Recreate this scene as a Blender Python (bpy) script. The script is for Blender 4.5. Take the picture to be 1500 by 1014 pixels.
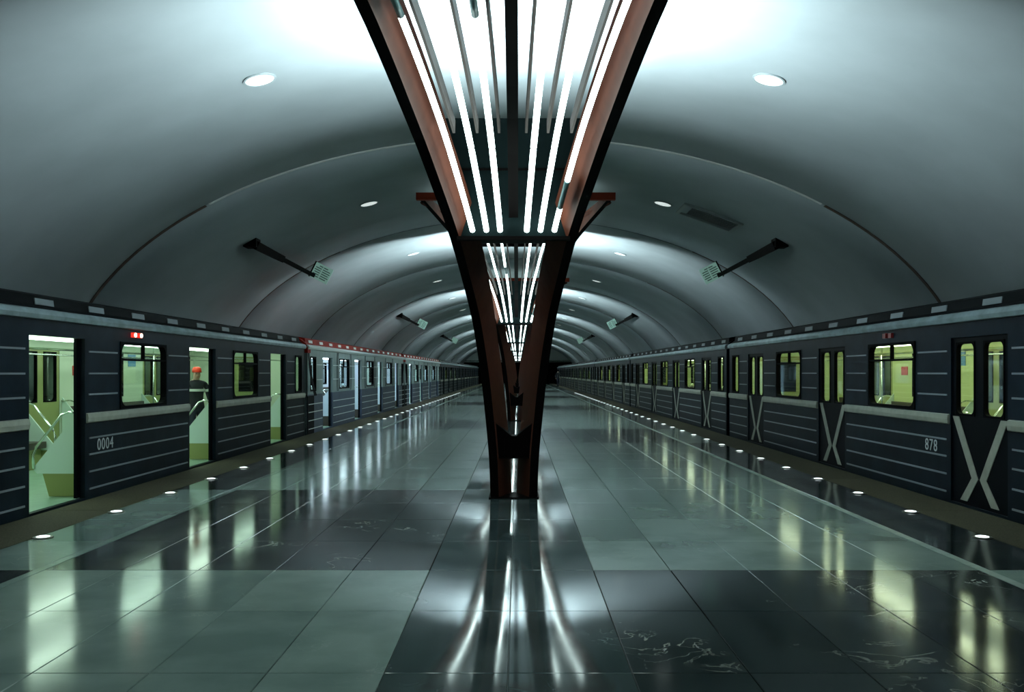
import bpy, bmesh, math, random
from mathutils import Vector, Matrix
random.seed(7)
for o in list(bpy.data.objects): bpy.data.objects.remove(o)
scn = bpy.context.scene
COL = scn.collection
PI = math.pi
# ------------------------------------------------------------------ camera, world, exposure
FPX = 1350.0                                   # focal length in pixels of the 1500 px wide frame
cd = bpy.data.cameras.new('camera'); cam = bpy.data.objects.new('camera', cd); COL.objects.link(cam)
cam.location = (0.05, 0, 1.5); cam.rotation_euler = (PI/2, 0, 0)
cd.sensor_width = 36; cd.lens = FPX/1500*36
cd.shift_x = -9/1500; cd.shift_y = 39/1500
cd.clip_start = 0.05; cd.clip_end = 400
scn.camera = cam
w = bpy.data.worlds.new('world'); scn.world = w; w.use_nodes = True
w.node_tree.nodes['Background'].inputs[0].default_value = (0.02, 0.03, 0.03, 1)
w.node_tree.nodes['Background'].inputs[1].default_value = 0.2
vs = scn.view_settings
vs.view_transform = 'Standard'; vs.look = 'None'; vs.gamma = 1; vs.use_curve_mapping = False
vs.exposure = 0.3
TUBE = 6.5        # emission of the fluorescent tubes
UP = 320.0          # watts of each uplighter in the columns
INT = 8.0          # emission of the lamp strips inside the cars
TINT = (0.78, 1.0, 0.97)

# ------------------------------------------------------------------ materials
MATS = {}
def mat(name, col, rough=0.5, metal=0.0, spec=0.5, noise=0.0, scale=6.0, emit=None, es=0.0, bump=0.0, coat=0.0):
    if name in MATS: return MATS[name]
    m = bpy.data.materials.new(name); m.use_nodes = True; nt = m.node_tree
    b = nt.nodes['Principled BSDF']
    b.inputs['Base Color'].default_value = (*col, 1); b.inputs['Roughness'].default_value = rough
    b.inputs['Metallic'].default_value = metal; b.inputs['Specular IOR Level'].default_value = spec
    b.inputs['Coat Weight'].default_value = coat; b.inputs['Coat Roughness'].default_value = 0.08
    if emit:
        b.inputs['Emission Color'].default_value = (*emit, 1); b.inputs['Emission Strength'].default_value = es
    if noise > 0 or bump > 0:
        tc = nt.nodes.new('ShaderNodeTexCoord'); n = nt.nodes.new('ShaderNodeTexNoise')
        n.inputs['Scale'].default_value = scale; n.inputs['Detail'].default_value = 6
        nt.links.new(tc.outputs['Object'], n.inputs['Vector'])
        if noise > 0:
            r = nt.nodes.new('ShaderNodeValToRGB'); lo, hi = 1-noise, 1+noise
            r.color_ramp.elements[0].position = 0.3; r.color_ramp.elements[1].position = 0.7
            r.color_ramp.elements[0].color = (*[c*lo for c in col], 1); r.color_ramp.elements[1].color = (*[c*hi for c in col], 1)
            nt.links.new(n.outputs['Fac'], r.inputs['Fac']); nt.links.new(r.outputs['Color'], b.inputs['Base Color'])
        if bump > 0:
            bp = nt.nodes.new('ShaderNodeBump'); bp.inputs['Strength'].default_value = bump; bp.inputs['Distance'].default_value = 0.01
            nt.links.new(n.outputs['Fac'], bp.inputs['Height']); nt.links.new(bp.outputs['Normal'], b.inputs['Normal'])
    MATS[name] = m
    return m
def stone(name, lo, hi, vein, vein_amt, rough):
    """polished stone: cloudy ground, a few pale veins; colour shifts a little from slab to slab"""
    m = bpy.data.materials.new(name); m.use_nodes = True; nt = m.node_tree; N = nt.nodes; L = nt.links
    b = N['Principled BSDF']; g = N.new('ShaderNodeNewGeometry'); oi = N.new('ShaderNodeObjectInfo')
    n1 = N.new('ShaderNodeTexNoise'); n1.inputs['Scale'].default_value = 1.6; n1.inputs['Detail'].default_value = 8
    L.new(g.outputs['Position'], n1.inputs['Vector'])
    r1 = N.new('ShaderNodeValToRGB'); r1.color_ramp.elements[0].position = .32; r1.color_ramp.elements[1].position = .68
    r1.color_ramp.elements[0].color = (*lo, 1); r1.color_ramp.elements[1].color = (*hi, 1)
    ad = N.new('ShaderNodeMath'); ad.operation = 'MULTIPLY_ADD'; ad.inputs[1].default_value = .28; ad.inputs[2].default_value = -.14
    L.new(oi.outputs['Random'], ad.inputs[0])
    a2 = N.new('ShaderNodeMath'); a2.operation = 'ADD'; L.new(n1.outputs['Fac'], a2.inputs[0]); L.new(ad.outputs[0], a2.inputs[1])
    L.new(a2.outputs[0], r1.inputs['Fac'])
    n2 = N.new('ShaderNodeTexNoise'); n2.inputs['Scale'].default_value = 2.3; n2.inputs['Detail'].default_value = 5; n2.inputs['Distortion'].default_value = 1.4
    L.new(g.outputs['Position'], n2.inputs['Vector'])
    s = N.new('ShaderNodeMath'); s.operation = 'SUBTRACT'; s.inputs[1].default_value = .5; L.new(n2.outputs['Fac'], s.inputs[0])
    ab = N.new('ShaderNodeMath'); ab.operation = 'ABSOLUTE'; L.new(s.outputs[0], ab.inputs[0])
    r2 = N.new('ShaderNodeValToRGB'); r2.color_ramp.elements[0].position = 0.0; r2.color_ramp.elements[1].position = .012
    r2.color_ramp.elements[0].color = (vein_amt,)*3 + (1,); r2.color_ramp.elements[1].color = (0, 0, 0, 1)
    L.new(ab.outputs[0], r2.inputs['Fac'])
    n3 = N.new('ShaderNodeTexNoise'); n3.inputs['Scale'].default_value = 1.1; L.new(g.outputs['Position'], n3.inputs['Vector'])
    r3 = N.new('ShaderNodeValToRGB'); r3.color_ramp.elements[0].position = .5; r3.color_ramp.elements[1].position = .66
    L.new(n3.outputs['Fac'], r3.inputs['Fac'])
    mu = N.new('ShaderNodeMath'); mu.operation = 'MULTIPLY'; L.new(r2.outputs['Color'], mu.inputs[0]); L.new(r3.outputs['Color'], mu.inputs[1])
    mx = N.new('ShaderNodeMixRGB'); mx.inputs[2].default_value = (*vein, 1)
    L.new(mu.outputs[0], mx.inputs[0]); L.new(r1.outputs['Color'], mx.inputs[1]); L.new(mx.outputs[0], b.inputs['Base Color'])
    rr = N.new('ShaderNodeMath'); rr.operation = 'MULTIPLY_ADD'; rr.inputs[1].default_value = .10; rr.inputs[2].default_value = rough-.05
    L.new(n1.outputs['Fac'], rr.inputs[0]); L.new(rr.outputs[0], b.inputs['Roughness'])
    b.inputs['Specular IOR Level'].default_value = .9
    MATS[name] = m
    return m
def glass(name, tint, refl):
    m = bpy.data.materials.new(name); m.use_nodes = True; nt = m.node_tree; N = nt.nodes; L = nt.links
    N.remove(N['Principled BSDF']); out = N['Material Output']
    t = N.new('ShaderNodeBsdfTransparent'); t.inputs[0].default_value = (*tint, 1)
    gl = N.new('ShaderNodeBsdfGlossy'); gl.inputs['Roughness'].default_value = .03; gl.inputs[0].default_value = (.9, .95, .95, 1)
    fr = N.new('ShaderNodeLayerWeight'); fr.inputs[0].default_value = refl
    mx = N.new('ShaderNodeMixShader'); cl = N.new('ShaderNodeMath'); cl.operation = 'MULTIPLY'; cl.inputs[1].default_value = .35; L.new(fr.outputs[1], cl.inputs[0]); L.new(cl.outputs[0], mx.inputs[0]); L.new(t.outputs[0], mx.inputs[1]); L.new(gl.outputs[0], mx.inputs[2])
    L.new(mx.outputs[0], out.inputs[0]); MATS[name] = m
    return m
def emis(name, col, s):
    m = bpy.data.materials.new(name); m.use_nodes = True; nt = m.node_tree
    nt.nodes.remove(nt.nodes['Principled BSDF']); e = nt.nodes.new('ShaderNodeEmission')
    e.inputs[0].default_value = (*col, 1); e.inputs[1].default_value = s
    nt.links.new(e.outputs[0], nt.nodes['Material Output'].inputs[0]); MATS[name] = m
    return m
M_vault = mat('vault_plaster', (.40, .455, .475), .8, noise=.07, scale=.9, bump=.05)
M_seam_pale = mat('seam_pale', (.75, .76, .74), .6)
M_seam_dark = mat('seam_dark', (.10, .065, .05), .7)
M_wall = mat('track_wall', (.16, .18, .18), .8, noise=.2, scale=2)
M_bed = mat('track_bed', (.03, .03, .03), .9, noise=.3)
M_steel = mat('rail_steel', (.25, .24, .22), .35, 1.0)
M_light = stone('light_stone', (.165, .235, .21), (.27, .355, .32), (.5, .55, .5), .25, .13)
M_dark = stone('dark_stone', (.010, .017, .019), (.030, .043, .046), (.55, .56, .5), .75, .11)
M_strip = stone('strip_stone', (.035, .055, .058), (.07, .098, .10), (.4, .42, .4), .3, .07)
M_border = mat('pale_border', (.36, .44, .40), .25, noise=.15, scale=5)
M_joint = mat('joint', (.11, .135, .125), .6)
M_edge = mat('brown_granite', (.055, .050, .028), .8, spec=.2, noise=.4, scale=60)
M_black = mat('column_black', (.003, .002, .002), .6, spec=.05)
M_brown = mat('column_brown', (.085, .022, .011), .6, spec=.2, noise=.15, scale=5)
M_red = mat('beam_red', (.30, .035, .012), .6, spec=.2)
M_panel = mat('dark_panel', (.0035, .010, .0105), .7, spec=.1)
M_fin = mat('fin_grey', (.075, .060, .055), .6, spec=.2)
M_tube = emis('tube_glow', TINT, TUBE)
M_dead = mat('dead_tube', (.10, .20, .21), .3)
M_cap = mat('lamp_cap', (.35, .35, .35), .4, .6)
M_navy = mat('navy_paint', (.007, .013, .021), .38, noise=.35, scale=3, spec=.06)
M_navyl = mat('lower_navy_paint', (.006, .011, .016), .40, noise=.4, scale=3, spec=.06)
M_door = mat('door_paint', (.002, .003, .0045), .45, spec=.04)
M_rubber = mat('rubber', (.0015, .0015, .002), .7, spec=.04)
M_cream = mat('cream_stripe', (.34, .35, .28), .45, noise=.12, scale=8)
M_mold = mat('grey_molding', (.26, .29, .31), .35, .3)
M_gut = mat('gutter_metal', (.38, .47, .50), .3, .4, noise=.25, scale=5)
M_roof = mat('roof_dark', (.003, .004, .005), .6, spec=.04)
M_vent = mat('vent_grey', (.20, .23, .245), .5, spec=.2)
M_silver = mat('silver_paint', (.27, .35, .34), .4, .1, noise=.12, scale=3, spec=.3)
M_blueg = mat('bluegrey_paint', (.06, .08, .12), .4, noise=.2, scale=4, spec=.2)
M_sroof = mat('red_roof', (.30, .016, .008), .6, noise=.25, scale=4, spec=.15)
M_white = mat('white_trim', (.78, .84, .82), .3)
M_iwall = mat('interior_wall', (.52, .60, .46), .5)
M_iwall_y = mat('interior_wall_yellow', (.52, .60, .30), .5)
M_iwall_w = mat('interior_wall_white', (.60, .68, .76), .5)
M_olive = mat('olive_panel', (.24, .27, .09), .5)
M_part = mat('partition_white', (.55, .68, .62), .4)
M_seat = mat('seat_vinyl', (.05, .04, .03), .5)
M_ifloor = mat('car_floor', (.22, .36, .25), .4, noise=.1)
M_chrome = mat('chrome', (.8, .85, .82), .18, 1.0)
M_strip_lamp = {'g': emis('car_lamp_green', (.72, 1.0, .80), INT), 'y': emis('car_lamp_yellow', (.90, 1.0, .66), INT*1.0), 'w': emis('car_lamp_white', (.72, .88, 1.0), INT*1.5)}
M_glass = glass('car_glass', (.93, .97, .95), .18)
M_redlamp = emis('red_lamp', (1, .05, .03), .8)
M_whitelamp = emis('white_lamp', (1, .85, .7), 2.5)
M_deadlamp = mat('dim_red_lamp', (.25, .02, .02), .3)
M_edgelamp = emis('edge_lamp_glow', (.85, 1, 1), 2.2)
M_down = mat('downlight_white', (.8, .84, .82), .4, emit=(.9, 1, .97), es=.55)
M_sign = mat('sign_face', (.35, .56, .48), .4, emit=(.55, 1, .85), es=.15)
M_ink = mat('sign_ink', (.03, .07, .06), .6)
M_alum = mat('frame_alum', (.34, .38, .38), .5)
M_grille = mat('vent_louvre', (.42, .44, .43), .6)
M_notice = mat('notice_red', (.5, .05, .03), .5)
M_poster = mat('poster_blue', (.06, .2, .4), .5)
M_num = mat('number_paint', (.6, .62, .62), .5)
M_skin = mat('skin', (.55, .36, .27), .6)
M_jacket = mat('jacket', (.012, .014, .02), .8)
M_pants = mat('trousers', (.015, .02, .04), .8)
M_cap_red = mat('cap_red', (.75, .06, .02), .6)
M_band = mat('reflective_band', (.6, .65, .62), .4)
M_bag = mat('pale_bag', (.5, .55, .5), .6)

# ------------------------------------------------------------------ mesh helpers
class MB:
    def __init__(s): s.v = []; s.f = []; s.mi = []
    def box(s, x0, x1, y0, y1, z0, z1, mi=0, per=None):
        n = len(s.v)
        s.v += [(x, y, z) for z in (z0, z1) for y in (y0, y1) for x in (x0, x1)]
        F = [(0, 2, 3, 1), (4, 5, 7, 6), (0, 1, 5, 4), (2, 6, 7, 3), (0, 4, 6, 2), (1, 3, 7, 5)]  # -z +z -y +y -x +x
        for k, f in enumerate(F):
            s.f.append(tuple(n+i for i in f)); s.mi.append(per[k] if per else mi)
        return s
    def prism(s, pts, axis, a, b, mi=0):
        """polygon pts (2D) swept along axis from a to b; axis x: pts=(y,z), y: pts=(x,z), z: pts=(x,y)"""
        n = len(s.v); k = len(pts)
        def P(p, t): return {'x': (t, p[0], p[1]), 'y': (p[0], t, p[1]), 'z': (p[0], p[1], t)}[axis]
        s.v += [P(p, a) for p in pts] + [P(p, b) for p in pts]
        s.f.append(tuple(range(n, n+k))); s.f.append(tuple(range(n+2*k-1, n+k-1, -1))); s.mi += [mi, mi]
        for i in range(k):
            j = (i+1) % k; s.f.append((n+i, n+k+i, n+k+j, n+j)); s.mi.append(mi)
        return s
    def tube(s, pts, r, seg=8, mi=0, cap=True):
        n = len(s.v); pts = [Vector(p) for p in pts]
        for i, p in enumerate(pts):
            t = (pts[min(i+1, len(pts)-1)]-pts[max(i-1, 0)]).normalized()
            up = Vector((0, 0, 1)) if abs(t.z) < .9 else Vector((1, 0, 0))
            a = t.cross(up).normalized(); b = t.cross(a)
            rr = r[i] if isinstance(r, (list, tuple)) else r
            for k in range(seg):
                q = 2*PI*k/seg; s.v.append(tuple(p+(a*math.cos(q)+b*math.sin(q))*rr))
        for i in range(len(pts)-1):
            for k in range(seg):
                k2 = (k+1) % seg
                s.f.append((n+i*seg+k, n+i*seg+k2, n+(i+1)*seg+k2, n+(i+1)*seg+k)); s.mi.append(mi)
        if cap:
            s.f.append(tuple(n+k for k in range(seg-1, -1, -1))); s.f.append(tuple(n+(len(pts)-1)*seg+k for k in range(seg))); s.mi += [mi, mi]
        return s
    def loft(s, secs, mi=None, closed=True):
        """secs: list of equal-length loops; mi: material per loop edge"""
        n = len(s.v); k = len(secs[0])
        for q in secs: s.v += [tuple(p) for p in q]
        for i in range(len(secs)-1):
            for j in range(k):
                j2 = (j+1) % k
                s.f.append((n+i*k+j, n+i*k+j2, n+(i+1)*k+j2, n+(i+1)*k+j)); s.mi.append(mi[j] if mi else 0)
        s.f.append(tuple(n+j for j in range(k-1, -1, -1))); s.mi.append(mi[0] if mi else 0)
        s.f.append(tuple(n+(len(secs)-1)*k+j for j in range(k))); s.mi.append(mi[0] if mi else 0)
        return s
    def mesh(s, name, mats, smooth=False):
        me = bpy.data.meshes.new(name); me.from_pydata(s.v, [], s.f)
        for m in (mats if isinstance(mats, (list, tuple)) else [mats]): me.materials.append(m)
        me.polygons.foreach_set('material_index', s.mi)
        if smooth: me.polygons.foreach_set('use_smooth', [True]*len(me.polygons))
        bm = bmesh.new(); bm.from_mesh(me); bmesh.ops.recalc_face_normals(bm, faces=bm.faces); bm.to_mesh(me); bm.free()
        me.update(); return me
def obj(name, me, parent=None, loc=(0, 0, 0), rz=0.0):
    o = bpy.data.objects.new(name, me); COL.objects.link(o); o.location = loc; o.rotation_euler = (0, 0, rz)
    if parent: o.parent = parent
    return o
def empty(name, loc=(0, 0, 0), rz=0.0): return obj(name, None, None, loc, rz)
def tag(o, label, cat, group=None):
    o['label'] = label; o['category'] = cat
    if group: o['group'] = group
    return o
def struct(o, label=None):
    o['kind'] = 'structure'
    if label: o['label'] = label
    return o
def kids(o): return [c for c in o.children]
def copy_tree(o, parent=None):
    c = o.copy(); COL.objects.link(c)
    if parent: c.parent = parent
    for ch in KID.get(o.name, ()): copy_tree(ch, c)
    return c
KID = {}
def index_kids():
    KID.clear()
    for o in bpy.data.objects:
        if o.parent: KID.setdefault(o.parent.name, []).append(o)
ORD = ['nearest', 'second', 'third', 'fourth', 'fifth', 'sixth', 'seventh', 'eighth', 'ninth', 'tenth', 'eleventh', 'twelfth', 'thirteenth', 'fourteenth', 'fifteenth',
       'sixteenth', 'seventeenth', 'eighteenth', 'nineteenth', 'twentieth']
TENS = {20: 'twenty', 30: 'thirty', 40: 'forty', 50: 'fifty'}
TENTH = {30: 'thirtieth', 40: 'fortieth', 50: 'fiftieth'}
def ordinal(n):
    if n < 20: return ORD[n]
    k = n+1; t = k//10*10; r = k % 10
    return TENTH[t] if r == 0 else TENS[t]+'-'+['', 'first', 'second', 'third', 'fourth', 'fifth', 'sixth', 'seventh', 'eighth', 'ninth'][r]

# ------------------------------------------------------------------ the setting
Y0, Y1 = -14.0, 128.0          # the hall from behind the camera to its far end
VA, VB, VZ = 8.1, 4.6, 1.1     # vault: half width, rise, springing height
PER = 17.5                     # distance from column to column
YC = 11.0                      # nearest column
def vault(t, off=0.0): return (-(VA+off)*math.cos(t), VZ+(VB+off)*math.sin(t))
def vz(x): return VZ+VB*math.sqrt(max(0, 1-(x/VA)**2))
# vault between the seams, each bay a shell of its own
RINGS = [16.4+8.75*k for k in range(-3, 13)]
cuts = [Y0]+[r for r in RINGS if Y0+1 < r < Y1-1]+[Y1]
mb = MB(); NT = 48
secs = []
for (a, b) in ((Y0-.1, Y1+.1),):
    loop = [vault(PI*i/NT, .06) for i in range(NT+1)]; loopo = [vault(PI*i/NT, .30) for i in range(NT, -1, -1)]
    mb.loft([[(x, a, z) for x, z in loop+loopo], [(x, b, z) for x, z in loop+loopo]])
ceil = struct(obj('ceiling', mb.mesh('ceiling', M_seam_dark)), 'pale barrel vault over the platform, in bays')
for a, b in zip(cuts[:-1], cuts[1:]):
    m = MB(); n = 4
    ys = [a+.015+(b-a-.03)*i/n for i in range(n+1)]
    loop = [vault(PI*i/64) for i in range(65)]; loopo = [vault(PI*i/64, .05) for i in range(64, -1, -1)]
    m.loft([[(x, y, z) for x, z in loop+loopo] for y in ys])
    me = m.mesh('vault_panel', M_vault, True)
    obj('vault_panel', me, ceil)
def ring_piece(y, t0, t1, wd, mt, proud=.012):
    m = MB(); k = 24
    S = []
    for i in range(k+1):
        t = t0+(t1-t0)*i/k
        xi, zi = vault(t, -proud); xo, zo = vault(t, .03)
        S.append([(xi, y-wd/2, zi), (xi, y+wd/2, zi), (xo, y+wd/2, zo), (xo, y-wd/2, zo)])
    m.loft(S); return m.mesh('seam_strip', mt)
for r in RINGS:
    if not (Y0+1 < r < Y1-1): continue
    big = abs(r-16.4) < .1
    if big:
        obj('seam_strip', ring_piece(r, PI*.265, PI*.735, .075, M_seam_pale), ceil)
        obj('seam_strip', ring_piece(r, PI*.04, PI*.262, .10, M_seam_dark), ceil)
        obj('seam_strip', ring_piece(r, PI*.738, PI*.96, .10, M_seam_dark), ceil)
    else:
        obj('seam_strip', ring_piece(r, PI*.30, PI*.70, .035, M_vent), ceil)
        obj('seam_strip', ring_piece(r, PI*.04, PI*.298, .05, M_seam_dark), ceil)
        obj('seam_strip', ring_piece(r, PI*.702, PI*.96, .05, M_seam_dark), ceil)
for side, sx in (('left', -1), ('right', 1)):
    m = MB().box(sx*8.1 if sx > 0 else -8.4, 8.4 if sx > 0 else -8.1, Y0, Y1, -1.3, 1.15)
    struct(obj('wall_'+side, m.mesh('wall', M_wall)), 'dark track wall below the vault on the %s' % side)
m = MB(); prof = [vault(PI*i/32, .02) for i in range(33)]
# far end wall with the dark tunnel mouth, near end wall behind the camera
PH = 2.95
pts = [(-8.1, PH)]+[p for p in prof if p[1] > PH]+[(8.1, PH)]
pts = [(-VA*math.sqrt(1-((PH-VZ)/VB)**2), PH)]+[p for p in prof if p[1] > PH+.02]+[(VA*math.sqrt(1-((PH-VZ)/VB)**2), PH)]
m.prism(pts, 'y', Y1, Y1+.3)
M_end = mat('end_wall_plaster', (.75, .75, .72), .8)
struct(obj('wall_back', m.mesh('wall_back', M_end)), 'pale end wall of the hall above the tunnel mouth')
m = MB().box(-8.2, 8.2, Y1+4, Y1+4.2, -1.3, 3.2).box(-8.2, 8.2, Y1, Y1+4, 3.0, 3.2).box(-8.3, -8.1, Y1, Y1+4, -1.3, 3.1).box(8.1, 8.3, Y1, Y1+4, -1.3, 3.1).box(-8.3, 8.3, Y1, Y1+4, -1.4, -1.3)
struct(obj('wall_tunnel', m.mesh('tunnel', M_black)), 'black tunnel mouth at the far end')
m = MB().prism([(-8.1, -1.3)]+prof+[(8.1, -1.3)], 'y', Y0-.3, Y0)
struct(obj('wall_front', m.mesh('wall_front', M_vault)), 'end wall behind the camera')
for side, sx in (('left', -1), ('right', 1)):
    m = MB().box(min(sx*4.98, sx*8.1), max(sx*4.98, sx*8.1), Y0, Y1, -1.4, -1.25)
    t = struct(obj('floor_track_'+side, m.mesh('track_bed', M_bed)), 'black track bed under the %s train' % side)
    for xr in (5.6, 7.2):
        obj('rail', MB().box(sx*xr-.035, sx*xr+.035, Y0, Y1, -1.25, -1.10).mesh('rail', M_steel), t)

# platform: a slab with its paving as pieces
PW = 5.0
flo = struct(obj('floor', MB().box(-PW, PW, Y0, Y1, -1.3, -.02).mesh('floor', M_joint)), 'polished stone island platform floor')
G = .002
_tile = {}
def tile(x0, x1, y0, y1, mt, name='tile', h=0.0):
    wx, wy = round(x1-x0, 4), round(y1-y0, 4); key = (wx, wy, mt.name)
    if key not in _tile:
        b = .003; g = G
        a, c = wx/2-g, wy/2-g
        mm = MB(); mm.loft([[(-a, -c, -.03), (a, -c, -.03), (a, c, -.03), (-a, c, -.03)], [(-a, -c, -b), (a, -c, -b), (a, c, -b), (-a, c, -b)],
                           [(-a+b, -c+b, 0), (a-b, -c+b, 0), (a-b, c-b, 0), (-a+b, c-b, 0)]])
        _tile[key] = mm.mesh(name, mt)
    return obj(name, _tile[key], flo, ((x0+x1)/2, (y0+y1)/2, h))
STUFF = {}
def far_tile(x0, x1, y0, y1, mt):
    STUFF.setdefault(mt.name, MB()).box(x0+G, x1-G, y0+G, y1-G, -.03, 0)
CS, BX, LX, EX = .62, 3.55, 3.63, 4.34       # centre strip, blocks, pale line, edge band
def dark_at(sx, y):
    q = (y-2.2) % PER
    return (q < 4.8) if sx > 0 else (4.8 <= q < 9.6)
breaks = []
k = -1
while 2.2+PER*k < Y1:
    b0 = 2.2+PER*k
    for a, b, n in ((b0, b0+4.8, 4), (b0+4.8, b0+9.6, 4), (b0+9.6, b0+PER, 6)):
        for i in range(n): breaks.append((a+(b-a)*i/n, a+(b-a)*(i+1)/n))
    k += 1
breaks = [(max(a, Y0), min(b, Y1)) for a, b in breaks if b > Y0 and a < Y1]
NEAR = (2.0, 22.2)
NX = 5
for a, b in breaks:
    near = a >= NEAR[0] and b <= NEAR[1]
    put = tile if near else far_tile
    for sx in (-1, 1):
        mt = M_dark if dark_at(sx, (a+b)/2) else M_light
        for i in range(NX):
            u0, u1 = CS+(BX-CS)*i/NX, CS+(BX-CS)*(i+1)/NX
            x0, x1 = (u0, u1) if sx > 0 else (-u1, -u0)
            put(x0, x1, a, b, mt)
        mt2 = M_light if dark_at(sx, (a+b)/2) else M_dark
        x0, x1 = (LX, EX) if sx > 0 else (-EX, -LX)
        put(x0, x1, a, b, mt2)
    for x0, x1 in ((-CS, 0), (0, CS)): put(x0, x1, a, b, M_strip)
for sx in (-1, 1):
    x0, x1 = (BX, LX) if sx > 0 else (-LX, -BX)
    mb_ = M_border if sx > 0 else M_light
    for a in range(0, 9):
        ya = 2.2+a*2.5
        obj('border_strip', MB().box(x0+.004, x1-.004, ya+.003, ya+2.497, -.03, .001).mesh('border_strip', mb_), flo)
    STUFF.setdefault(M_border.name, MB()).box(x0+.004, x1-.004, 24.7, Y1, -.03, .001)
    STUFF[M_border.name].box(x0+.004, x1-.004, Y0, 2.2, -.03, .001)
    x0, x1 = (EX, PW+.02) if sx > 0 else (-PW-.02, -EX)
    for a, b in [(y, min(y+3.0, Y1)) for y in range(1, 30, 3)]:
        obj('edge_slab', MB().box(x0, x1, a+.003, b-.003, -.12, .004).mesh('edge_slab', M_edge), flo)
    STUFF.setdefault(M_edge.name, MB()).box(x0, x1, 31, Y1, -.12, .004); STUFF[M_edge.name].box(x0, x1, Y0, 1, -.12, .004)
for nm, mm in STUFF.items():
    o = obj('far_paving', mm.mesh('far_paving', MATS[nm]), flo); o['kind'] = 'stuff'
# ------------------------------------------------------------------ branching columns
# front-outer edge of a rib: (distance towards the camera, height, half width)
RP = [(0, 0, .28), (0.0, .5, .300), (0.01, 1.0, .345), (.04, 1.5, .40), (.15, 2.1, .49), (.50, 2.52, .58), (1.2, 2.95, .68), (2.0, 3.33, .80), (2.9, 3.70, .93), (4.7, 4.12, 1.11), (7.0, 4.58, 1.42), (9.0, 5.14, 2.02)]
def cr(P, n):
    out = []; P = [Vector(p) for p in P]
    for i in range(len(P)-1):
        p0, p1, p2, p3 = P[max(i-1, 0)], P[i], P[i+1], P[min(i+2, len(P)-1)]
        for j in range(n):
            t = j/n
            out.append(.5*((2*p1)+(p2-p0)*t+(2*p0-5*p1+4*p2-p3)*t*t+(3*p1-p0-3*p2+p3)*t**3))
    out.append(P[-1]); return out
PATH = cr(RP, 5)
def at_d(d):
    for a, b in zip(PATH[:-1], PATH[1:]):
        if a.x <= d <= b.x and b.x > a.x and d > .3:
            t = (d-a.x)/(b.x-a.x); p = a.lerp(b, t); g = Vector((-(b.x-a.x), b.y-a.y)).normalized(); return p, g
    a, b = PATH[-2], PATH[-1]; return PATH[-1], Vector((-(b.x-a.x), b.y-a.y)).normalized()
def rib_mesh(sx):
    S = []
    for i, p in enumerate(PATH):
        a, b = PATH[max(i-1, 0)], PATH[min(i+1, len(PATH)-1)]
        T = Vector((-(b.x-a.x), b.y-a.y)).normalized(); N = Vector((T.y, -T.x))
        D = .42-.12*min(1, p.y/5)-.20*max(0, min(1, (p.x-7.4)/1.5)); wf = .10; wi = .15*(1-.55*min(1, max(0, (p.x-3)/6)))
        y, z, X = -p.x, p.y, p.z
        if i == 0: N = Vector((1, 0))
        yb, zb = y+N.x*D, z+N.y*D
        q = [(sx*X, y, z), (sx*(X-wf), y, z), (sx*(X-wf-wi), yb, zb), (sx*X, yb, zb)]
        S.append(q)
    m = MB(); m.loft(S, mi=[0, 1, 0, 0]); return m.mesh('rib', [M_black, M_brown])
def lin(a, b, t): return a+(b-a)*max(0, min(1, t))
def kx(row, d):     # tube rows as share of the rib half width
    k0, k1 = [(.207, .25), (.42, .49), (.637, .765)][row]
    return lin(k0, k1, (d-1.2)/3.5)
def path_pts(row, sx, d0, d1, off, n, ks=1.0, ka=0.0):
    P = []
    for i in range(n+1):
        d = d0+(d1-d0)*i/n; p, g = at_d(d); N = Vector((g.y, -g.x))
        P.append((sx*p.z*(kx(row, d)*ks+ka), -d+N.x*off, p.y+N.y*off))
    return P
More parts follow.
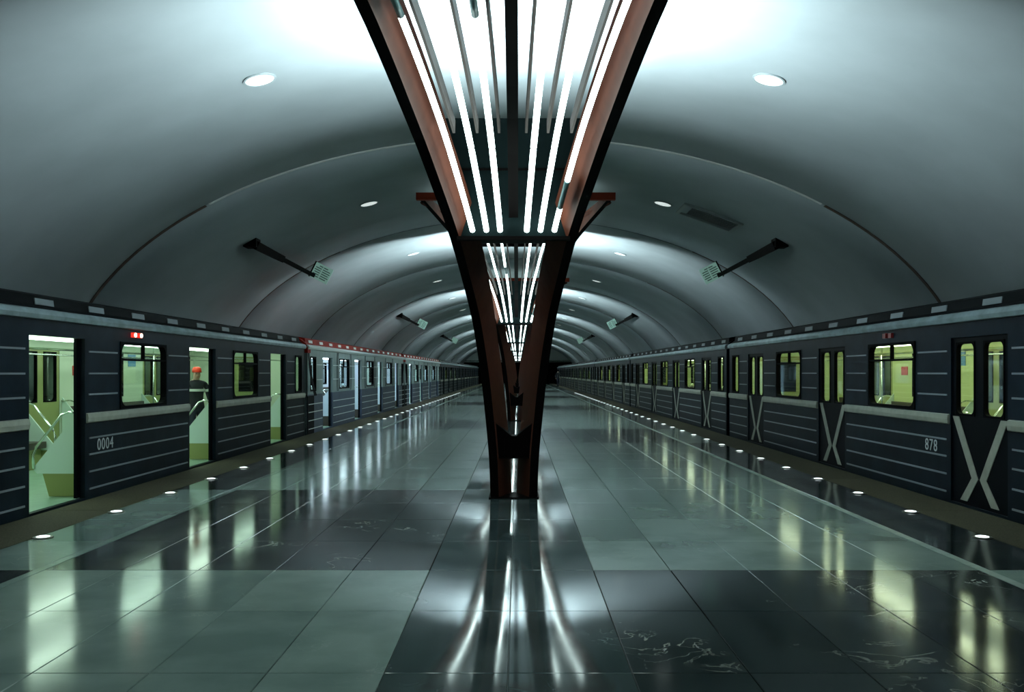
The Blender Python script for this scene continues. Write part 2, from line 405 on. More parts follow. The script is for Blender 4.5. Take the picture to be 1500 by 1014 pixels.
def make_column():
    root = empty('branching_column', (0, YC, 0))
    for sx in (-1, 1): obj('rib', rib_mesh(sx), root)
    # plate that ties the two legs together above the base
    obj('leg_tie', MB().prism([(-.22, .47), (.22, .47), (.25, .92), (.03, .74), (-.03, .74), (-.25, .92)], 'y', .04, .34).mesh('leg_tie', M_black), root)
    obj('base_plate', MB().box(-.30, .30, -.04, .46, 0, .014).mesh('base_plate', M_black), root)
    # light tubes, in segments along the branch
    segs = [(1.22, 2.42), (2.45, 3.65), (3.68, 4.88), (4.91, 6.1), (6.13, 7.4), (7.43, 8.6)]
    for row in range(3):
        for sx in (-1, 1):
            for si, (a, b) in enumerate(segs):
                if row == 2 and sx > 0 and si == 0:
                    for aa, bb, mm in ((1.22, 1.56, M_tube), (1.58, 1.98, M_dead), (2.0, 2.42, M_tube)):
                        obj('light_tube', MB().tube(path_pts(row, sx, aa, bb, .06, 4), .029, 8).mesh('light_tube', mm, True), root)
                    continue
                if row != 1 and sx < 0 and si == 2:
                    for aa, bb, mm in ((3.68, 4.3, M_tube), (4.32, 4.88, M_dead)):
                        obj('light_tube', MB().tube(path_pts(row, sx, aa, bb, .06, 4), .029, 8).mesh('light_tube', mm, True), root)
                    continue
                obj('light_tube', MB().tube(path_pts(row, sx, a, b, .06, 6), .029, 8).mesh('light_tube', M_tube, True), root)
            # grey fin standing beside each row of tubes
            S = []
            for i in range(15):
                d = 2.6+6.2*i/14; p, g = at_d(d); N = Vector((g.y, -g.x)); x = sx*p.z*(kx(row, d)-.085)
                S.append([(x+dx, -d+N.x*o, p.y+N.y*o) for dx, o in ((-.011, .10), (.011, .10), (.011, .24), (-.011, .24))])
            m = MB(); m.loft(S); obj('fin', m.mesh('fin', M_fin), root)
    # spine along the middle
    S = []
    for i in range(17):
        d = 1.3+7.6*i/16; p, g = at_d(d); N = Vector((g.y, -g.x))
        S.append([(dx, -d+N.x*o, p.y+N.y*o) for dx, o in ((-.05, .16), (.05, .16), (.05, .34), (-.05, .34))])
    m = MB(); m.loft(S); obj('spine', m.mesh('spine', M_black), root)
    # cross bar at the foot of the tubes and cross bars further up
    obj('cross_bar', MB().box(-.60, .60, -1.26, -1.16, 2.905, 2.945).mesh('cross_bar', M_black), root)
    for d in (5.9,):
        p, g = at_d(d); N = Vector((g.y, -g.x)); y, z = -d+N.x*.30, p.y+N.y*.30
        obj('cross_bar', MB().box(-p.z+.1, p.z-.1, y-.05, y+.05, z-.05, z+.05).mesh('cross_bar', M_black), root)
    # uplighter box: dark front plate, a floor, lamps behind the plate
    box = obj('uplight_box', MB().prism([(-.55, 2.93), (.55, 2.93), (.80, 3.45), (.92, 4.22), (-.92, 4.22), (-.80, 3.45)], 'y', -1.15, -1.12).mesh('uplight_plate', M_panel), root)
    obj('lamp_tray', MB().box(-.52, .52, -1.12, -.15, 3.02, 3.05).mesh('lamp_tray', M_panel), box)
    obj('plate_joint', MB().box(-.78, .78, -1.162, -1.15, 3.66, 3.685).mesh('plate_joint', M_black), box)
    for sx in (-1, 1):
        ld = bpy.data.lights.new('uplight_lamp', 'AREA'); ld.shape = 'RECTANGLE'; ld.size = .42; ld.size_y = .10; ld.energy = UP; ld.spread = math.radians(140); ld.color = (.80, .97, 1.0)
        lo = bpy.data.objects.new('uplight_lamp', ld); COL.objects.link(lo); lo.parent = root
        lo.location = (sx*.26, -.62, 3.42); lo.rotation_euler = (PI, sx*math.radians(-28), 0)
    # red beam under the vault and the brackets that carry it
    z = 5.14
    obj('beam', MB().box(-2.10, 2.10, -9.12, -8.98, z, z+.15).mesh('beam', M_red), root)
    for sx in (-1, 1):
        m = MB().tube([(sx*2.0, -8.9, 5.12), (sx*1.30, -7.55, 4.95), (sx*1.02, -6.6, 4.75)], .045, 4)
        obj('strut', m.mesh('strut', M_brown), root)
        obj('tie', MB().box(min(sx*.95, sx*1.50), max(sx*.95, sx*1.50), -7.40, -7.30, 4.74, 4.82).mesh('tie', M_black), root)
    return root
col0 = make_column(); index_kids()
for kc in range(7):
    c = col0 if kc == 0 else copy_tree(col0)
    c.location.y = YC+PER*kc
    tag(c, ['nearest branching column of dark red-brown ribs with glowing light tubes, standing in the foreground',
            'second branching column with light tubes, seen through the legs of the nearest one'][kc] if kc < 2 else
        '%s branching light-tube column from the front, small behind the nearer columns' % ordinal(kc), 'column', 'branching columns along the platform axis')
index_kids()

# ------------------------------------------------------------------ vault fittings
def along_vault(x):   # tangent angle at x
    return math.atan2(-VB*x/(VA*VA*math.sqrt(1-(x/VA)**2)), 1)
def downlight_meshes():
    n = 24; ring = MB()
    c = lambda r, z: [(r*math.cos(2*PI*i/n), r*math.sin(2*PI*i/n), z) for i in range(n)]
    S = [c(.215, -.016), c(.19, -.020), c(.185, .03), c(.215, .03)]
    v0 = 0
    for q in S: ring.v += q
    for a in range(4):
        b = (a+1) % 4
        for i in range(n):
            j = (i+1) % n; ring.f.append((a*n+i, a*n+j, b*n+j, b*n+i)); ring.mi.append(0)
    d = MB(); d.loft([c(.186, -.014), c(.186, .02)])
    return ring.mesh('trim_ring', M_vault), d.mesh('diffuser', M_down)
RME, DME = downlight_meshes()
for k in range(0, 11):
    for sx, sd in ((-1, 'left'), (1, 'right')):
        x = sx*3.3; o = empty('downlight', (x, 11.94+8.75*k, vz(x))); o.rotation_euler = (0, -along_vault(x), 0)
        obj('trim_ring', RME, o); obj('diffuser', DME, o)
        tag(o, '%s round white downlight in the %s half of the vault' % (ordinal(k), sd), 'downlight', 'round downlights in the vault')
def sign_boom(sx, dy, label, lines=True):
    """dark boom bolted to the vault, a lit notice board on its far end"""
    root = empty('sign_boom', (sx*5.75, 20.0+dy, vz(5.75)))
    A, B = Vector((0, 0, -.02)), Vector((-sx*.46, 3.9, -.30))
    S = []
    for t, hw, hh in ((0, .17, .09), (.42, .13, .08), (.43, .10, .05), (1, .075, .05)):
        p = A.lerp(B, t); r = math.radians(24)*sx
        S.append([p+Vector((math.cos(r)*a*hw - math.sin(r)*b*hh, 0, math.sin(r)*a*hw+math.cos(r)*b*hh)) for a, b in ((-1, -1), (1, -1), (1, 1), (-1, 1))])
    m = MB(); m.loft(S); obj('boom', m.mesh('boom', M_black), root)
    obj('wall_bracket', MB().box(-.14, .14, -.1, .25, -.12, .22).mesh('wall_bracket', M_black), root)
    bd = obj('notice_board', MB().box(-.24, .24, -.02, .02, -.21, .21).mesh('notice_board', M_sign), root)
    bd.location = (-sx*.70, 3.92, -.26); bd.rotation_euler = (0, sx*math.radians(-27), 0)
    obj('board_edge', MB().box(sx*.24-(0 if sx > 0 else .035), sx*.24+(.035 if sx > 0 else 0), -.03, .05, -.22, .22).mesh('board_edge', M_black), bd)
    if lines:
        for i in range(6):
            z = .15-.058*i; l = [.12, .20, .21, .19, .21, .17][i]
            for a, b in ((-l, -l+.16*l/.2), (-l+.20*l/.2, l)):
                obj('text_line', MB().box(a, b, -.024, -.019, z-.011, z+.011).mesh('text_line', M_ink), bd)
    tag(root, label, 'sign', 'sign booms under the vault')
for sx, sd in ((-1, 'left'), (1, 'right')):
    sign_boom(sx, 0, 'dark boom with a pale notice board, nearest one on the %s of the vault' % sd)
    sign_boom(sx, 25, 'dark boom with a small pale board, second one on the %s of the vault' % sd)
    sign_boom(sx, 50, 'thin dark boom on the %s of the vault, third and far away' % sd, False)
x = 4.32
o = empty('air_vent', (x, 20.6, vz(x)-.01)); o.rotation_euler = (0, -along_vault(x), 0)
for a in ((-.68, .68, -.55, -.47), (-.68, .68, .47, .55), (-.68, -.60, -.47, .47), (.60, .68, -.47, .47)):
    obj('frame', MB().box(a[0], a[1], a[2], a[3], -.05, .03).mesh('frame', M_alum), o)
obj('duct', MB().box(-.6, .6, -.47, .47, .02, .035).mesh('duct', M_black), o)
for i in range(8):
    y = -.40+.115*i
    obj('louvre', MB().prism([(y, -.03), (y+.10, .005), (y+.10, .015), (y, -.02)], 'x', -.46, .6).mesh('louvre', M_grille), o)
tag(o, 'rectangular grey louvred air vent set in the right half of the vault', 'vent')

# platform edge lights
n = 16
c = lambda r, z: [(r*math.cos(2*PI*i/n), r*math.sin(2*PI*i/n), z) for i in range(n)]
LENS = MB().loft([c(.058, .0), c(.058, .010), c(.045, .014)]).mesh('lens', M_edgelamp)
RING = MB().loft([c(.088, -.01), c(.088, .006), c(.078, .008), ]).mesh('rim', M_steel)
for sx, sd in ((-1, 'left'), (1, 'right')):
    for k in range(42):
        y = 5.32+1.53*k
        o = empty('platform_edge_light', (sx*4.27, y, .001)); obj('rim', RING, o); obj('lens', LENS, o)
        lab = 'round white light set in the floor along the %s platform edge, %s from the front' % (sd, ordinal(k) if k else 'first')
        tag(o, lab, 'floor light', '%s platform edge lights' % sd)

# ------------------------------------------------------------------ metro cars
# car frame: platform side wall at x = 0 facing -x, length along y, z = 0 at platform level
HL = 9.45; CW = 2.70
DOORS = [-7.05, -2.35, 2.35, 7.05]; DH = .62; DT = 1.90
WINS = [(-8.83, .32), (-4.7, .775), (0, .775), (4.7, .775), (8.83, .32)]; WB = 1.035
def side_wall(paint, lower, inner):
    ev = sorted([-HL, HL]+[d+s*DH for d in DOORS for s in (-1, 1)]+[w+s*h for w, h in WINS for s in (-1, 1)])
    m = MB()
    for a, b in zip(ev[:-1], ev[1:]):
        mid = (a+b)/2; per = [0, 0, 0, 0, 0, 2]; pl = [1, 1, 1, 1, 1, 2]
        if any(abs(mid-d) < DH for d in DOORS): m.box(0, .06, a, b, DT, 2.10, per=per); m.box(0, .06, a, b, -.14, .02, per=pl)
        elif any(abs(mid-w) < h for w, h in WINS):
            m.box(0, .06, a, b, -.14, .96, per=pl); m.box(0, .06, a, b, .96, WB, per=per); m.box(0, .06, a, b, DT, 2.10, per=per)
        else: m.box(0, .06, a, b, -.14, .96, per=pl); m.box(0, .06, a, b, .96, 2.10, per=per)
    return m.mesh('side_wall', [paint, lower, inner])
def rrect(cy, hy, z0, z1, r, k=4):
    P = []
    for (sy, zz, a0) in ((1, z1, 0), (-1, z1, 90), (-1, z0, 180), (1, z0, 270)):
        zc = zz-r if zz == z1 else zz+r
        for i in range(k+1):
            a = math.radians(a0+90*i/k); P.append((cy+sy*(hy-r)+r*math.cos(a), zc+r*math.sin(a)))
    return P
def ring_frame(hy, z0, z1, r, inset, x0, x1, name, mt):
    k = 4; inn = rrect(0, hy-inset, z0+inset, z1-inset, r, k); out = []
    for (sy, zz) in ((1, z1), (-1, z1), (-1, z0), (1, z0)): out += [(sy*hy, zz)]*(k+1)
    n = len(inn); m = MB()
    for x in (x0, x1):
        m.v += [(x, *p) for p in inn]+[(x, *p) for p in out]
    for i in range(n):
        j = (i+1) % n
        m.f += [(i, j, n+j, n+i), (2*n+i, 3*n+i, 3*n+j, 2*n+j), (i, 2*n+i, 2*n+j, j), (n+i, n+j, 3*n+j, 3*n+i)]; m.mi += [0]*4
    me = m.mesh(name, mt); bm = bmesh.new(); bm.from_mesh(me); bmesh.ops.remove_doubles(bm, verts=bm.verts, dist=1e-5)
    bmesh.ops.dissolve_degenerate(bm, edges=bm.edges, dist=1e-6); bm.to_mesh(me); bm.free(); return me
def bar(name, x0, x1, y0, y1, z0, z1, mt, parent): return obj(name, MB().box(x0, x1, y0, y1, z0, z1).mesh(name, mt), parent)
ROOFP = [(.0, 2.10), (.05, 2.20), (.18, 2.30), (.42, 2.38), (.85, 2.44), (1.35, 2.46)]
ROOFP = ROOFP+[(CW-x, z) for x, z in ROOFP[-2::-1]]
def build_car(scheme, is_open, lamp, inner, detail):
    """detail 2: fully fitted interior; 1: plain interior; 0: far away"""
    silver = scheme == 'silver'
    paint, lower = (M_silver, M_blueg) if silver else (M_navy, M_navyl)
    root = empty('metro_car')
    sw = side_wall(paint, lower, inner)
    obj('side_wall', sw, root); obj('side_wall', sw, root, (CW, 0, 0), PI)
    m = MB(); m.prism(ROOFP, 'y', -HL, HL); obj('roof', m.mesh('roof', M_sroof if silver else M_roof), root)
    for sx, xx in ((0, 0), (1, CW)):
        m = MB(); m.loft([[(.04, y, 2.06), (-.035, y, 2.075), (-.05, y, 2.12), (-.02, y, 2.17), (.04, y, 2.19)] for y in (-HL, HL)])
        g = obj('gutter', m.mesh('gutter', M_white if silver else M_gut), root, (xx, 0, 0), PI*sx)
    # ventilation cowl with pale openings
    rail = obj('vent_cowl', MB().prism([(.08, 2.20), (.10, 2.335), (.16, 2.36), (.42, 2.40), (.42, 2.30)], 'y', -HL+.15, HL-.15).mesh('vent_cowl', M_sroof if silver else M_roof), root)
    me = MB().box(-.008, .004, -.20, .20, -.035, .035).mesh('vent_opening', M_white if silver else M_vent)
    for i in range(15):
        v = obj('vent_opening', me, rail, (.088, -8.75+1.25*i, 2.268)); v.rotation_euler = (0, math.radians(8), 0)
    # end walls with gangway doors
    for s in (-1, 1):
        m = MB().prism([(0, -.14)]+ROOFP+[(CW, -.14)], 'y', s*HL-.05 if s > 0 else -HL, HL if s > 0 else -HL+.05)
        e = obj('end_wall', m.mesh('end_wall', M_silver if silver else M_navy), root)
        bar('gangway_door', .95, 1.75, s*(HL+.02)-.02, s*(HL+.02)+.02, .04, 1.95, M_door, e)
        bar('coupler', 1.2, 1.5, min(s*HL, s*(HL+.145)), max(s*HL, s*(HL+.145)), -.75, -.5, M_rubber, root)
    if silver:
        m = MB().prism([(x-.01 if x < 1 else x+.01, z+.012) for x, z in ROOFP]+[(CW+.012, 1.98), (-.012, 1.98)], 'y', -HL-.02, -HL+.30); obj('roof_hood', m.mesh('roof_hood', M_sroof), root)
        m = MB().prism([(x-.01 if x < 1 else x+.01, z+.012) for x, z in ROOFP]+[(CW+.012, 1.98), (-.012, 1.98)], 'y', HL-.30, HL+.02); obj('roof_hood', m.mesh('roof_hood', M_sroof), root)
    # windows
    frames = {h: ring_frame(h, WB, DT, .12 if h > .5 else .09, .035, -.012, .07, 'window_frame', M_rubber) for _, h in WINS}
    panes = {h: MB().box(.028, .034, -h+.02, h-.02, WB+.02, DT-.02).mesh('pane', M_glass) for _, h in WINS}
    tb = MB().box(-.006, .05, -.75, .75, 1.655, 1.682).mesh('transom', M_rubber); dv = MB().box(-.004, .045, -.012, .012, 1.68, 1.87).mesh('mullion', M_rubber)
    for side in (0, 1):
        for wy, h in WINS:
            f = obj('window_frame', frames[h], root, (CW*side, wy, 0), PI*side)
            obj('pane', panes[h], f)
            if h > .5: obj('transom', tb, f); obj('mullion', dv, f)
    # door leaves: leaf 0 runs from its outer edge (y=0) to the meeting edge (y=+DH)
    def leaf_mesh(mir):
        q = (lambda a, b: (a, b)) if not mir else (lambda a, b: (-b, -a))
        m = MB(); per = [0, 0, 0, 0, 0, 1]
        for a, b, z0, z1 in ((0, .11, .02, DT), (.51, DH, .02, DT), (.11, .51, .02, 1.03), (.11, .51, 1.83, DT)):
            y0, y1 = q(a, b); m.box(.02, .055, y0, y1, z0, z1, per=per)
        return m.mesh('door', [M_white if (silver and 0) else M_door, M_olive if not silver else M_part])
    def chev(mir):
        s = -1 if mir else 1; m = MB()
        m.prism([(s*.02, 1.0), (s*.16, 1.0), (s*.60, .33), (s*.36, .06), (s*.20, .06), (s*.46, .33)], 'x', .012, .021); return m.mesh('chevron', M_cream)
    LM = [leaf_mesh(0), leaf_mesh(1)]; CH = [chev(0), chev(1)]
    PN = [MB().box(.034, .040, .10, .52, 1.02, 1.84).mesh('pane', M_glass), MB().box(.034, .040, -.52, -.10, 1.02, 1.84).mesh('pane', M_glass)]
    FR = []
    for k in (0, 1):
        me = ring_frame(.215, 1.015, 1.845, .07, .02, .012, .062, 'pane_frame', M_rubber)
        for v in me.vertices: v.co.y += .31*(1 if k == 0 else -1)
        FR.append(me)
    for side in (0, 1):
        for dy in DOORS:
            for k in (0, 1):
                y = dy-DH if k == 0 else dy+DH
                xo = 0
                if side == 0 and is_open: y += (-.55 if k == 0 else .55); xo = .045
                yy = y if side == 0 else -y
                kk = k if side == 0 else 1-k
                d = obj('door', LM[kk], root, (xo if side == 0 else CW-xo, y, 0), 0 if side == 0 else PI)
                if side == 1: d.location = (CW, y, 0); 
                obj('pane', PN[kk], d); obj('pane_frame', FR[kk], d)
                if side == 0 and not is_open and not silver: obj('chevron', CH[kk], d)
    # stripe and mouldings
    bays = [(-4.7, 1.70), (0, 1.70), (4.7, 1.70), (-8.565, .865), (8.565, .865)]
    if not silver:
        for cy, h in bays:
            m = MB(); m.loft([[(.0, y, .90), (-.022, y, .91), (-.03, y, .96), (-.022, y, 1.01), (0, y, 1.02)] for y in (cy-h, cy+h)])
            obj('stripe', m.mesh('stripe', M_cream), root)
    mm = M_mold if not silver else M_white
    for cy, h in bays:
        me = MB().box(-.012, .0, -h+.07, h-.07, -.010, .010).mesh('molding', mm)
        for z in (.72, .525, .32, .115): obj('molding', me, root, (0, cy, z))
        if h > 1:
            me = MB().box(-.010, .0, -.39, .39, -.010, .010).mesh('molding', mm)
            for s in (-1, 1):
                for z in ((1.75, 1.49, 1.24) if not silver else (1.70, 1.32)): obj('molding', me, root, (0, cy+s*1.25, z))
        else:
            me = MB().box(-.010, .0, -.33, .33, -.010, .010).mesh('molding', mm)
            for z in ((1.75, 1.49, 1.24) if not silver else (1.70, 1.32)): obj('molding', me, root, (0, cy-math.copysign(.47, cy), z))
    if silver:      # dark curved bands painted beside the windows and on the ends
        for cy, s in [(w, s) for w in (-4.7, 0, 4.7) for s in (-1, 1)]:
            for off in (0, .13):
                P = [(cy+s*(.93+off+.10*math.sin(PI*t)), .98+1.08*t) for t in [i/8 for i in range(9)]]
                S = [[(-.004, y-.022, z), (-.004, y+.022, z), (.002, y+.022, z), (.002, y-.022, z)] for y, z in P]
                m = MB(); m.loft(S); obj('curved_band', m.mesh('curved_band', M_roof), root)
        for s in (-1, 1):
            P = [(s*(9.34-.75*t**1.8), 2.0-1.08*t) for t in [i/8 for i in range(9)]]
            S = [[(-.006, y-s*.03-.05-.10*i/8, z), (-.006, y-s*.03+.05+.10*i/8, z), (.002, y-s*.03+.05+.1*i/8, z), (.002, y-s*.03-.05-.1*i/8, z)] for i, (y, z) in enumerate(P)]
            m = MB(); m.loft(S); obj('curved_band', m.mesh('curved_band', M_roof), root)
            bar('corner_panel', -.008, .002, min(s*HL, s*8.75), max(s*HL, s*8.75), -.13, .93, M_roof, root)
    # underframe
    bar('underframe', .10, CW-.10, -HL+.1, HL-.1, -.42, -.12, M_rubber, root)
    wm = MB()
    for y in (-1.05, 1.05):
        for xx in (.54, 2.14):
            pts = [(y+.40*math.cos(2*PI*i/14), -.70+.40*math.sin(2*PI*i/14)) for i in range(14)]; wm.prism(pts, 'x', xx-.06, xx+.06)
    wm.box(.35, 2.35, -1.5, 1.5, -.75, -.42); bg = wm.mesh('bogie', M_rubber)
    for y in (-6.3, 6.3): obj('bogie', bg, root, (0, y, 0))
    # interior
    for s in (-1, 1):
        e = bar('end_lining', .06, CW-.06, min(s*(HL-.055), s*(HL-.075)), max(s*(HL-.055), s*(HL-.075)), .02, 2.05, inner, root)
        bar('lining_door', 1.0, 1.7, min(s*(HL-.075), s*(HL-.09)), max(s*(HL-.075), s*(HL-.09)), .03, 1.88, M_olive if not silver else M_part, e)
        bar('lining_pane', 1.15, 1.55, min(s*(HL-.09), s*(HL-.095)), max(s*(HL-.09), s*(HL-.095)), 1.05, 1.75, M_rubber, e)
    bar('car_floor', .06, CW-.06, -HL+.05, HL-.05, -.10, .025, M_ifloor, root)
    bar('car_ceiling', .06, CW-.06, -HL+.05, HL-.05, 2.03, 2.06, inner, root)
    for xx in (.75, CW-.75):
        for a, b in ((-9.0, -3.1), (-2.9, 2.9), (3.1, 9.0)): bar('ceiling_lamp', xx-.07, xx+.07, a, b, 1.985, 2.025, M_strip_lamp[lamp], root)
    if detail >= 1:
        for side in (0, 1):
            for cy, h in bays:
                h2 = h-.10; X = lambda a, b: (a, b) if side == 0 else (CW-b, CW-a)
                x0, x1 = X(.10, .54); s_ = bar('seat', x0, x1, cy-h2, cy+h2, .34, .44, M_seat, root)
                x0, x1 = X(.12, .46); bar('seat_box', x0, x1, cy-h2, cy+h2, .025, .34, M_olive, s_)
                x0, x1 = X(.08, .14); bar('backrest', x0, x1, cy-h2, cy+h2, .46, .92, M_seat, s_)
    if detail >= 2:
        pm = {}
        for side in (0, 1):
            sg = 1 if side == 0 else -1; x0 = 0 if side == 0 else CW
            pm[side] = (MB().prism([(x0+sg*.07, 1.08), (x0+sg*.07, .30), (x0+sg*.60, .30), (x0+sg*.64, .34), (x0+sg*.62, .40)], 'y', -.012, .012).mesh('partition', M_iwall_w if silver else M_part),
                        MB().prism([(x0+sg*.07, .32), (x0+sg*.07, .03), (x0+sg*.46, .03), (x0+sg*.54, .32)], 'y', -.010, .010).mesh('partition_foot', M_seat if silver else M_olive),
                        MB().tube([(x0+sg*.07, 0, 1.02), (x0+sg*.22, 0, 1.03), (x0+sg*.30, 0, 1.0), (x0+sg*.60, 0, .62), (x0+sg*.64, 0, .52), (x0+sg*.63, 0, .36)], .016, 6).mesh('handrail', M_chrome, True))
            for dy in DOORS:
                for s in (-1, 1):
                    p = obj('partition', pm[side][0], root, (0, dy+s*.70, 0)); obj('partition_foot', pm[side][1], p); obj('handrail', pm[side][2], p, (0, -s*.03, 0))
            xr = .48 if side == 0 else CW-.48
            obj('ceiling_rail', MB().tube([(xr, -9.2, 1.78), (xr, 9.2, 1.78)], .016, 6).mesh('ceiling_rail', M_chrome, True), root)
        for y in (-4.7, 0, 4.7):
            bar('notice', CW-.072, CW-.062, y+.98, y+1.28, 1.45, 1.62, M_notice, root)
            bar('notice', CW-.072, CW-.062, y-1.35, y-1.0, 1.62, 1.86, M_poster, root)
            for q in (-1.05, 1.05): obj('grab_pole', MB().tube([(CW-.55, y+q, .44), (CW-.55, y+q, 1.98)], .014, 6).mesh('grab_pole', M_chrome, True), root)
    return root
def text_part(txt, size, loc, rot, mt, parent):
    cu = bpy.data.curves.new('car_number', 'FONT'); cu.body = txt; cu.size = size; cu.extrude = .002; cu.align_x = 'CENTER'; cu.space_character = 1.15
    t = bpy.data.objects.new('tmp', cu); COL.objects.link(t); bpy.context.view_layer.update()
    me = bpy.data.meshes.new_from_object(t.evaluated_get(bpy.context.evaluated_depsgraph_get())); bpy.data.objects.remove(t)
    me.materials.clear(); me.materials.append(mt)
    o = obj('car_number', me, parent, loc); o.rotation_euler = rot; return o
def marker(parent, y, mts):
    for i, mt in enumerate(mts):
        yy = y+.19*i
        o = obj('marker_lamp', MB().box(-.035, .0, yy-.05, yy+.05, 1.965, 2.03).mesh('marker_lamp', M_deadlamp if mt is M_deadlamp else M_redlamp), parent)
        if mt is not M_deadlamp:
            obj('bulb', MB().tube([(-.05, yy, 1.997), (-.03, yy, 1.997)], .030, 10).mesh('bulb', mt), o)
XF = 5.06
# right train: dark navy cars with closed doors
rc2 = build_car('navy', False, 'y', M_iwall_y, 2); rc1 = build_car('navy', False, 'y', M_iwall_y, 1)
rc0 = build_car('navy', False, 'g', M_iwall_y, 0)
lc2 = build_car('navy', True, 'g', M_iwall, 2)
ls2 = build_car('silver', True, 'w', M_iwall_w, 2); ls1 = build_car('silver', True, 'w', M_iwall_w, 0); lc0 = build_car('navy', True, 'g', M_iwall, 0)
index_kids()
rlab = ['dark navy metro car with cream crossed door stripes, nearest in the right-hand train', 'second navy metro car of the right-hand train, behind the first gap',
        'third navy metro car of the right-hand train', 'fourth car of the right-hand train, small and far along the platform', 'fifth car of the right-hand train, far along the platform', 'last car of the right-hand train, by the tunnel mouth']
for i in range(6):
    src = [rc2, None, rc1, rc0, None, None][i]
    c = src if src is not None else copy_tree(rc2 if i == 1 else rc0)
    c.location = (XF, 12.4+19.2*i, 0); tag(c, rlab[i], 'train car', 'right-hand train')
llab = ['dark navy metro car with open doors, nearest in the left-hand train', 'silver and blue metro car with a red roof, behind the nearest dark car', 'second red-roofed silver car in the left-hand train',
        'fourth car of the left-hand train, far along the platform', 'fifth car of the left-hand train, far along the platform', 'last car of the left-hand train, almost at the far end']
for i in range(6):
    src = [lc2, ls2, ls1, lc0, None, None][i]
    c = src if src is not None else copy_tree(lc0)
    c.location = (-XF, 12.6+19.2*i, 0); c.rotation_euler = (0, 0, PI); tag(c, llab[i], 'train car', 'left-hand train')
# numbers and marker lamps of the two nearest cars (the left car is turned round, so its y runs backwards)
text_part('0004', .20, (-.014, 1.22, .56), (PI/2, 0, -PI/2), M_num, lc2)
text_part('878', .20, (-.014, -1.25, .56), (PI/2, 0, -PI/2), M_num, rc2)
marker(lc2, .20, (M_whitelamp, M_whitelamp)); marker(rc2, -.05, (M_deadlamp, M_deadlamp))

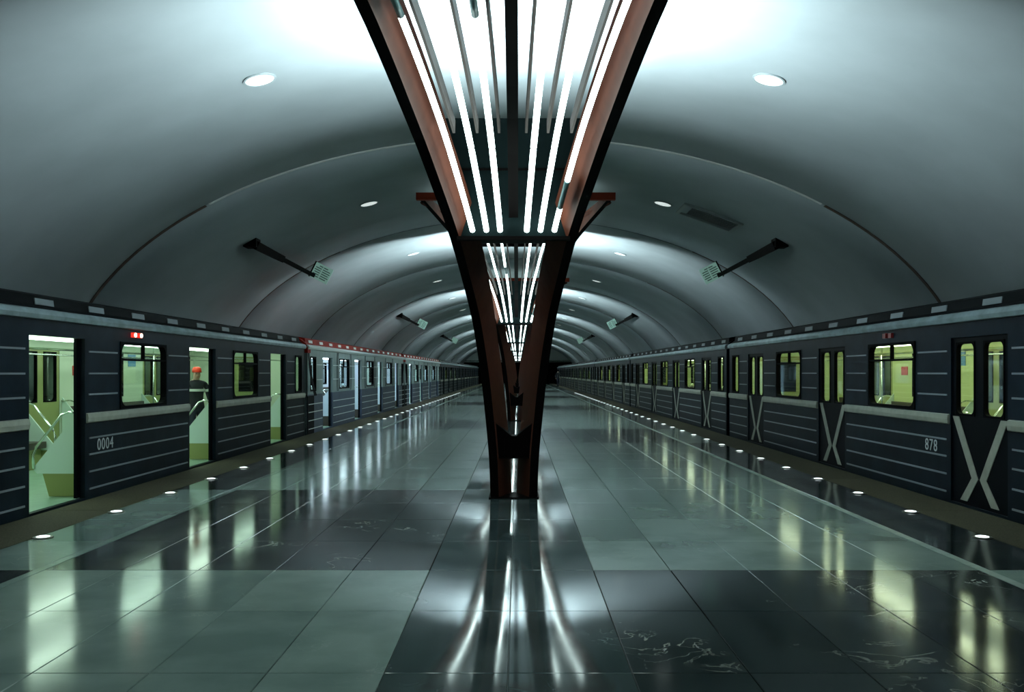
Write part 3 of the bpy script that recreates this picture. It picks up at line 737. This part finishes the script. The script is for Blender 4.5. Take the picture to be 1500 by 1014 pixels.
# ------------------------------------------------------------------ people
def person(loc, rz, height, label, cap=True, lean=0.0, group=None):
    """one continuous skinned body in metres for a 1.75 m figure, scaled"""
    V = []; E = []; R = []
    def add(p, r, par=None):
        V.append(p); R.append(r if isinstance(r, tuple) else (r, r)); i = len(V)-1
        if par is not None: E.append((par, i))
        return i
    pel = add((0, 0, .95), (.15, .11)); wa = add((0, .0, 1.10), (.145, .10), pel); ch = add((0, -.01, 1.28), (.165, .115), wa); sh = add((0, 0, 1.43), (.12, .09), ch)
    nk = add((0, -.01, 1.51), .055, sh); hd = add((0, -.03, 1.58), (.072, .085), nk); h2 = add((0, -.03, 1.66), (.076, .095), hd); add((0, -.02, 1.73), (.05, .06), h2)
    add((0, -.125, 1.60), .014, hd)
    for s in (-1, 1):
        hp = add((s*.095, 0, .90), .095, pel); kn = add((s*.11, -.03+.10*s, .50), .062, hp); an = add((s*.115, .03+.14*s, .09), .042, kn)
        he = add((s*.118, .04+.14*s, .04), .038, an); add((s*.13, -.15+.14*s, .03), (.042, .028), he)
        so = add((s*.19, 0, 1.42), .062, sh); el = add((s*.25, .06-.08*s, 1.14), .045, so); wr = add((s*.25, -.10-.08*s, .93), .030, el); pa = add((s*.248, -.13-.08*s, .87), (.020, .036), wr)
        for k in range(4):
            a = add((s*.248, -.165-.08*s+.022*k, .82-.004*k), .010, pa); add((s*.242, -.165-.08*s+.022*k, .785+.004*abs(k-1.5)), .008, a)
        a = add((s*.232, -.175-.08*s, .865), .010, pa); add((s*.226, -.19-.08*s, .83), .008, a)
    me = bpy.data.meshes.new('person'); me.from_pydata(V, E, []); o = bpy.data.objects.new('tmp', me); COL.objects.link(o)
    sk = o.modifiers.new('s', 'SKIN')
    for i, d in enumerate(me.skin_vertices[0].data): d.radius = R[i]; d.use_root = (i == 0)
    sb = o.modifiers.new('u', 'SUBSURF'); sb.levels = 2; sb.render_levels = 2
    bpy.context.view_layer.update()
    fm = bpy.data.meshes.new_from_object(o.evaluated_get(bpy.context.evaluated_depsgraph_get())); bpy.data.objects.remove(o)
    fm.materials.clear()
    for mt in (M_jacket, M_pants, M_skin, M_rubber): fm.materials.append(mt)
    for p in fm.polygons:
        z = p.center.z; ax = abs(p.center.x); p.use_smooth = True
        p.material_index = 2 if z > 1.50 else 3 if z < .075 else 2 if (ax > .2 and z < .91) else 0 if (z > .90 or ax > .22) else 1
    s = height/1.75
    b = obj('person', fm, None, loc, rz); b.scale = (s, s, s); b.rotation_euler = (lean, 0, rz)
    n = 14; el = lambda rx, ry, z, cy=-.03: [(rx*math.cos(2*PI*i/n), cy+ry*math.sin(2*PI*i/n), z) for i in range(n)]
    if cap:
        m = MB(); m.loft([el(.088, .105, 1.655), el(.092, .110, 1.70), el(.082, .098, 1.745), el(.045, .055, 1.77)]); m.prism([(.07, -.10), (.06, -.19), (0, -.215), (-.06, -.19), (-.07, -.10)], 'z', 1.66, 1.672)
        obj('cap', m.mesh('cap', M_cap_red, True), b)
    else:
        m = MB(); m.loft([el(.082, .10, 1.64, -.015), el(.086, .104, 1.69, -.015), el(.06, .07, 1.76, -.015)]); obj('hair', m.mesh('hair', M_rubber, True), b)
    for sx in (-1, 1):
        obj('eye', MB().box(sx*.03-.008, sx*.03+.008, -.119, -.112, 1.625, 1.634).mesh('eye', M_rubber), b)
    obj('mouth', MB().box(-.022, .022, -.118, -.108, 1.562, 1.568).mesh('mouth', M_notice), b)
    if cap:
        m = MB(); m.loft([el(.178, .130, 1.27, -.005), el(.180, .132, 1.32, -.005)]); obj('reflective_band', m.mesh('reflective_band', M_band), b)
        for sx in (-1, 1):
            obj('reflective_band', MB().tube([(sx*.222, .033-.045*sx, 1.26), (sx*.212, .024-.03*sx, 1.31)], .072, 10).mesh('reflective_band', M_band), b)
    tag(b, label, 'person', group)
    return b
person((-5.80, 16.75, .027), math.radians(35), 1.56, 'person in dark work clothes and an orange-red cap inside the open train doorway')
bag = MB(); bag.loft([[(-.12, -.05, 0), (.12, -.05, 0), (.12, .05, 0), (-.12, .05, 0)], [(-.14, -.06, .15), (.14, -.06, .15), (.14, .06, .15), (-.14, .06, .15)], [(-.09, -.03, .30), (.09, -.03, .30), (.09, .03, .30), (-.09, .03, .30)]])
b_ = obj('bag', bag.mesh('bag', M_bag), None, (-5.45, 16.25, .441)); tag(b_, 'pale bag standing on the car seat beside the person in the cap', 'bag')
obj('handle', MB().tube([(-.07, 0, .28), (-.05, 0, .40), (.05, 0, .40), (.07, 0, .28)], .008, 6).mesh('handle', M_rubber), b_)
person((4.40, 101, .001), math.radians(20), 1.74, 'dark standing person at the far end of the platform beside the right-hand train', cap=False)
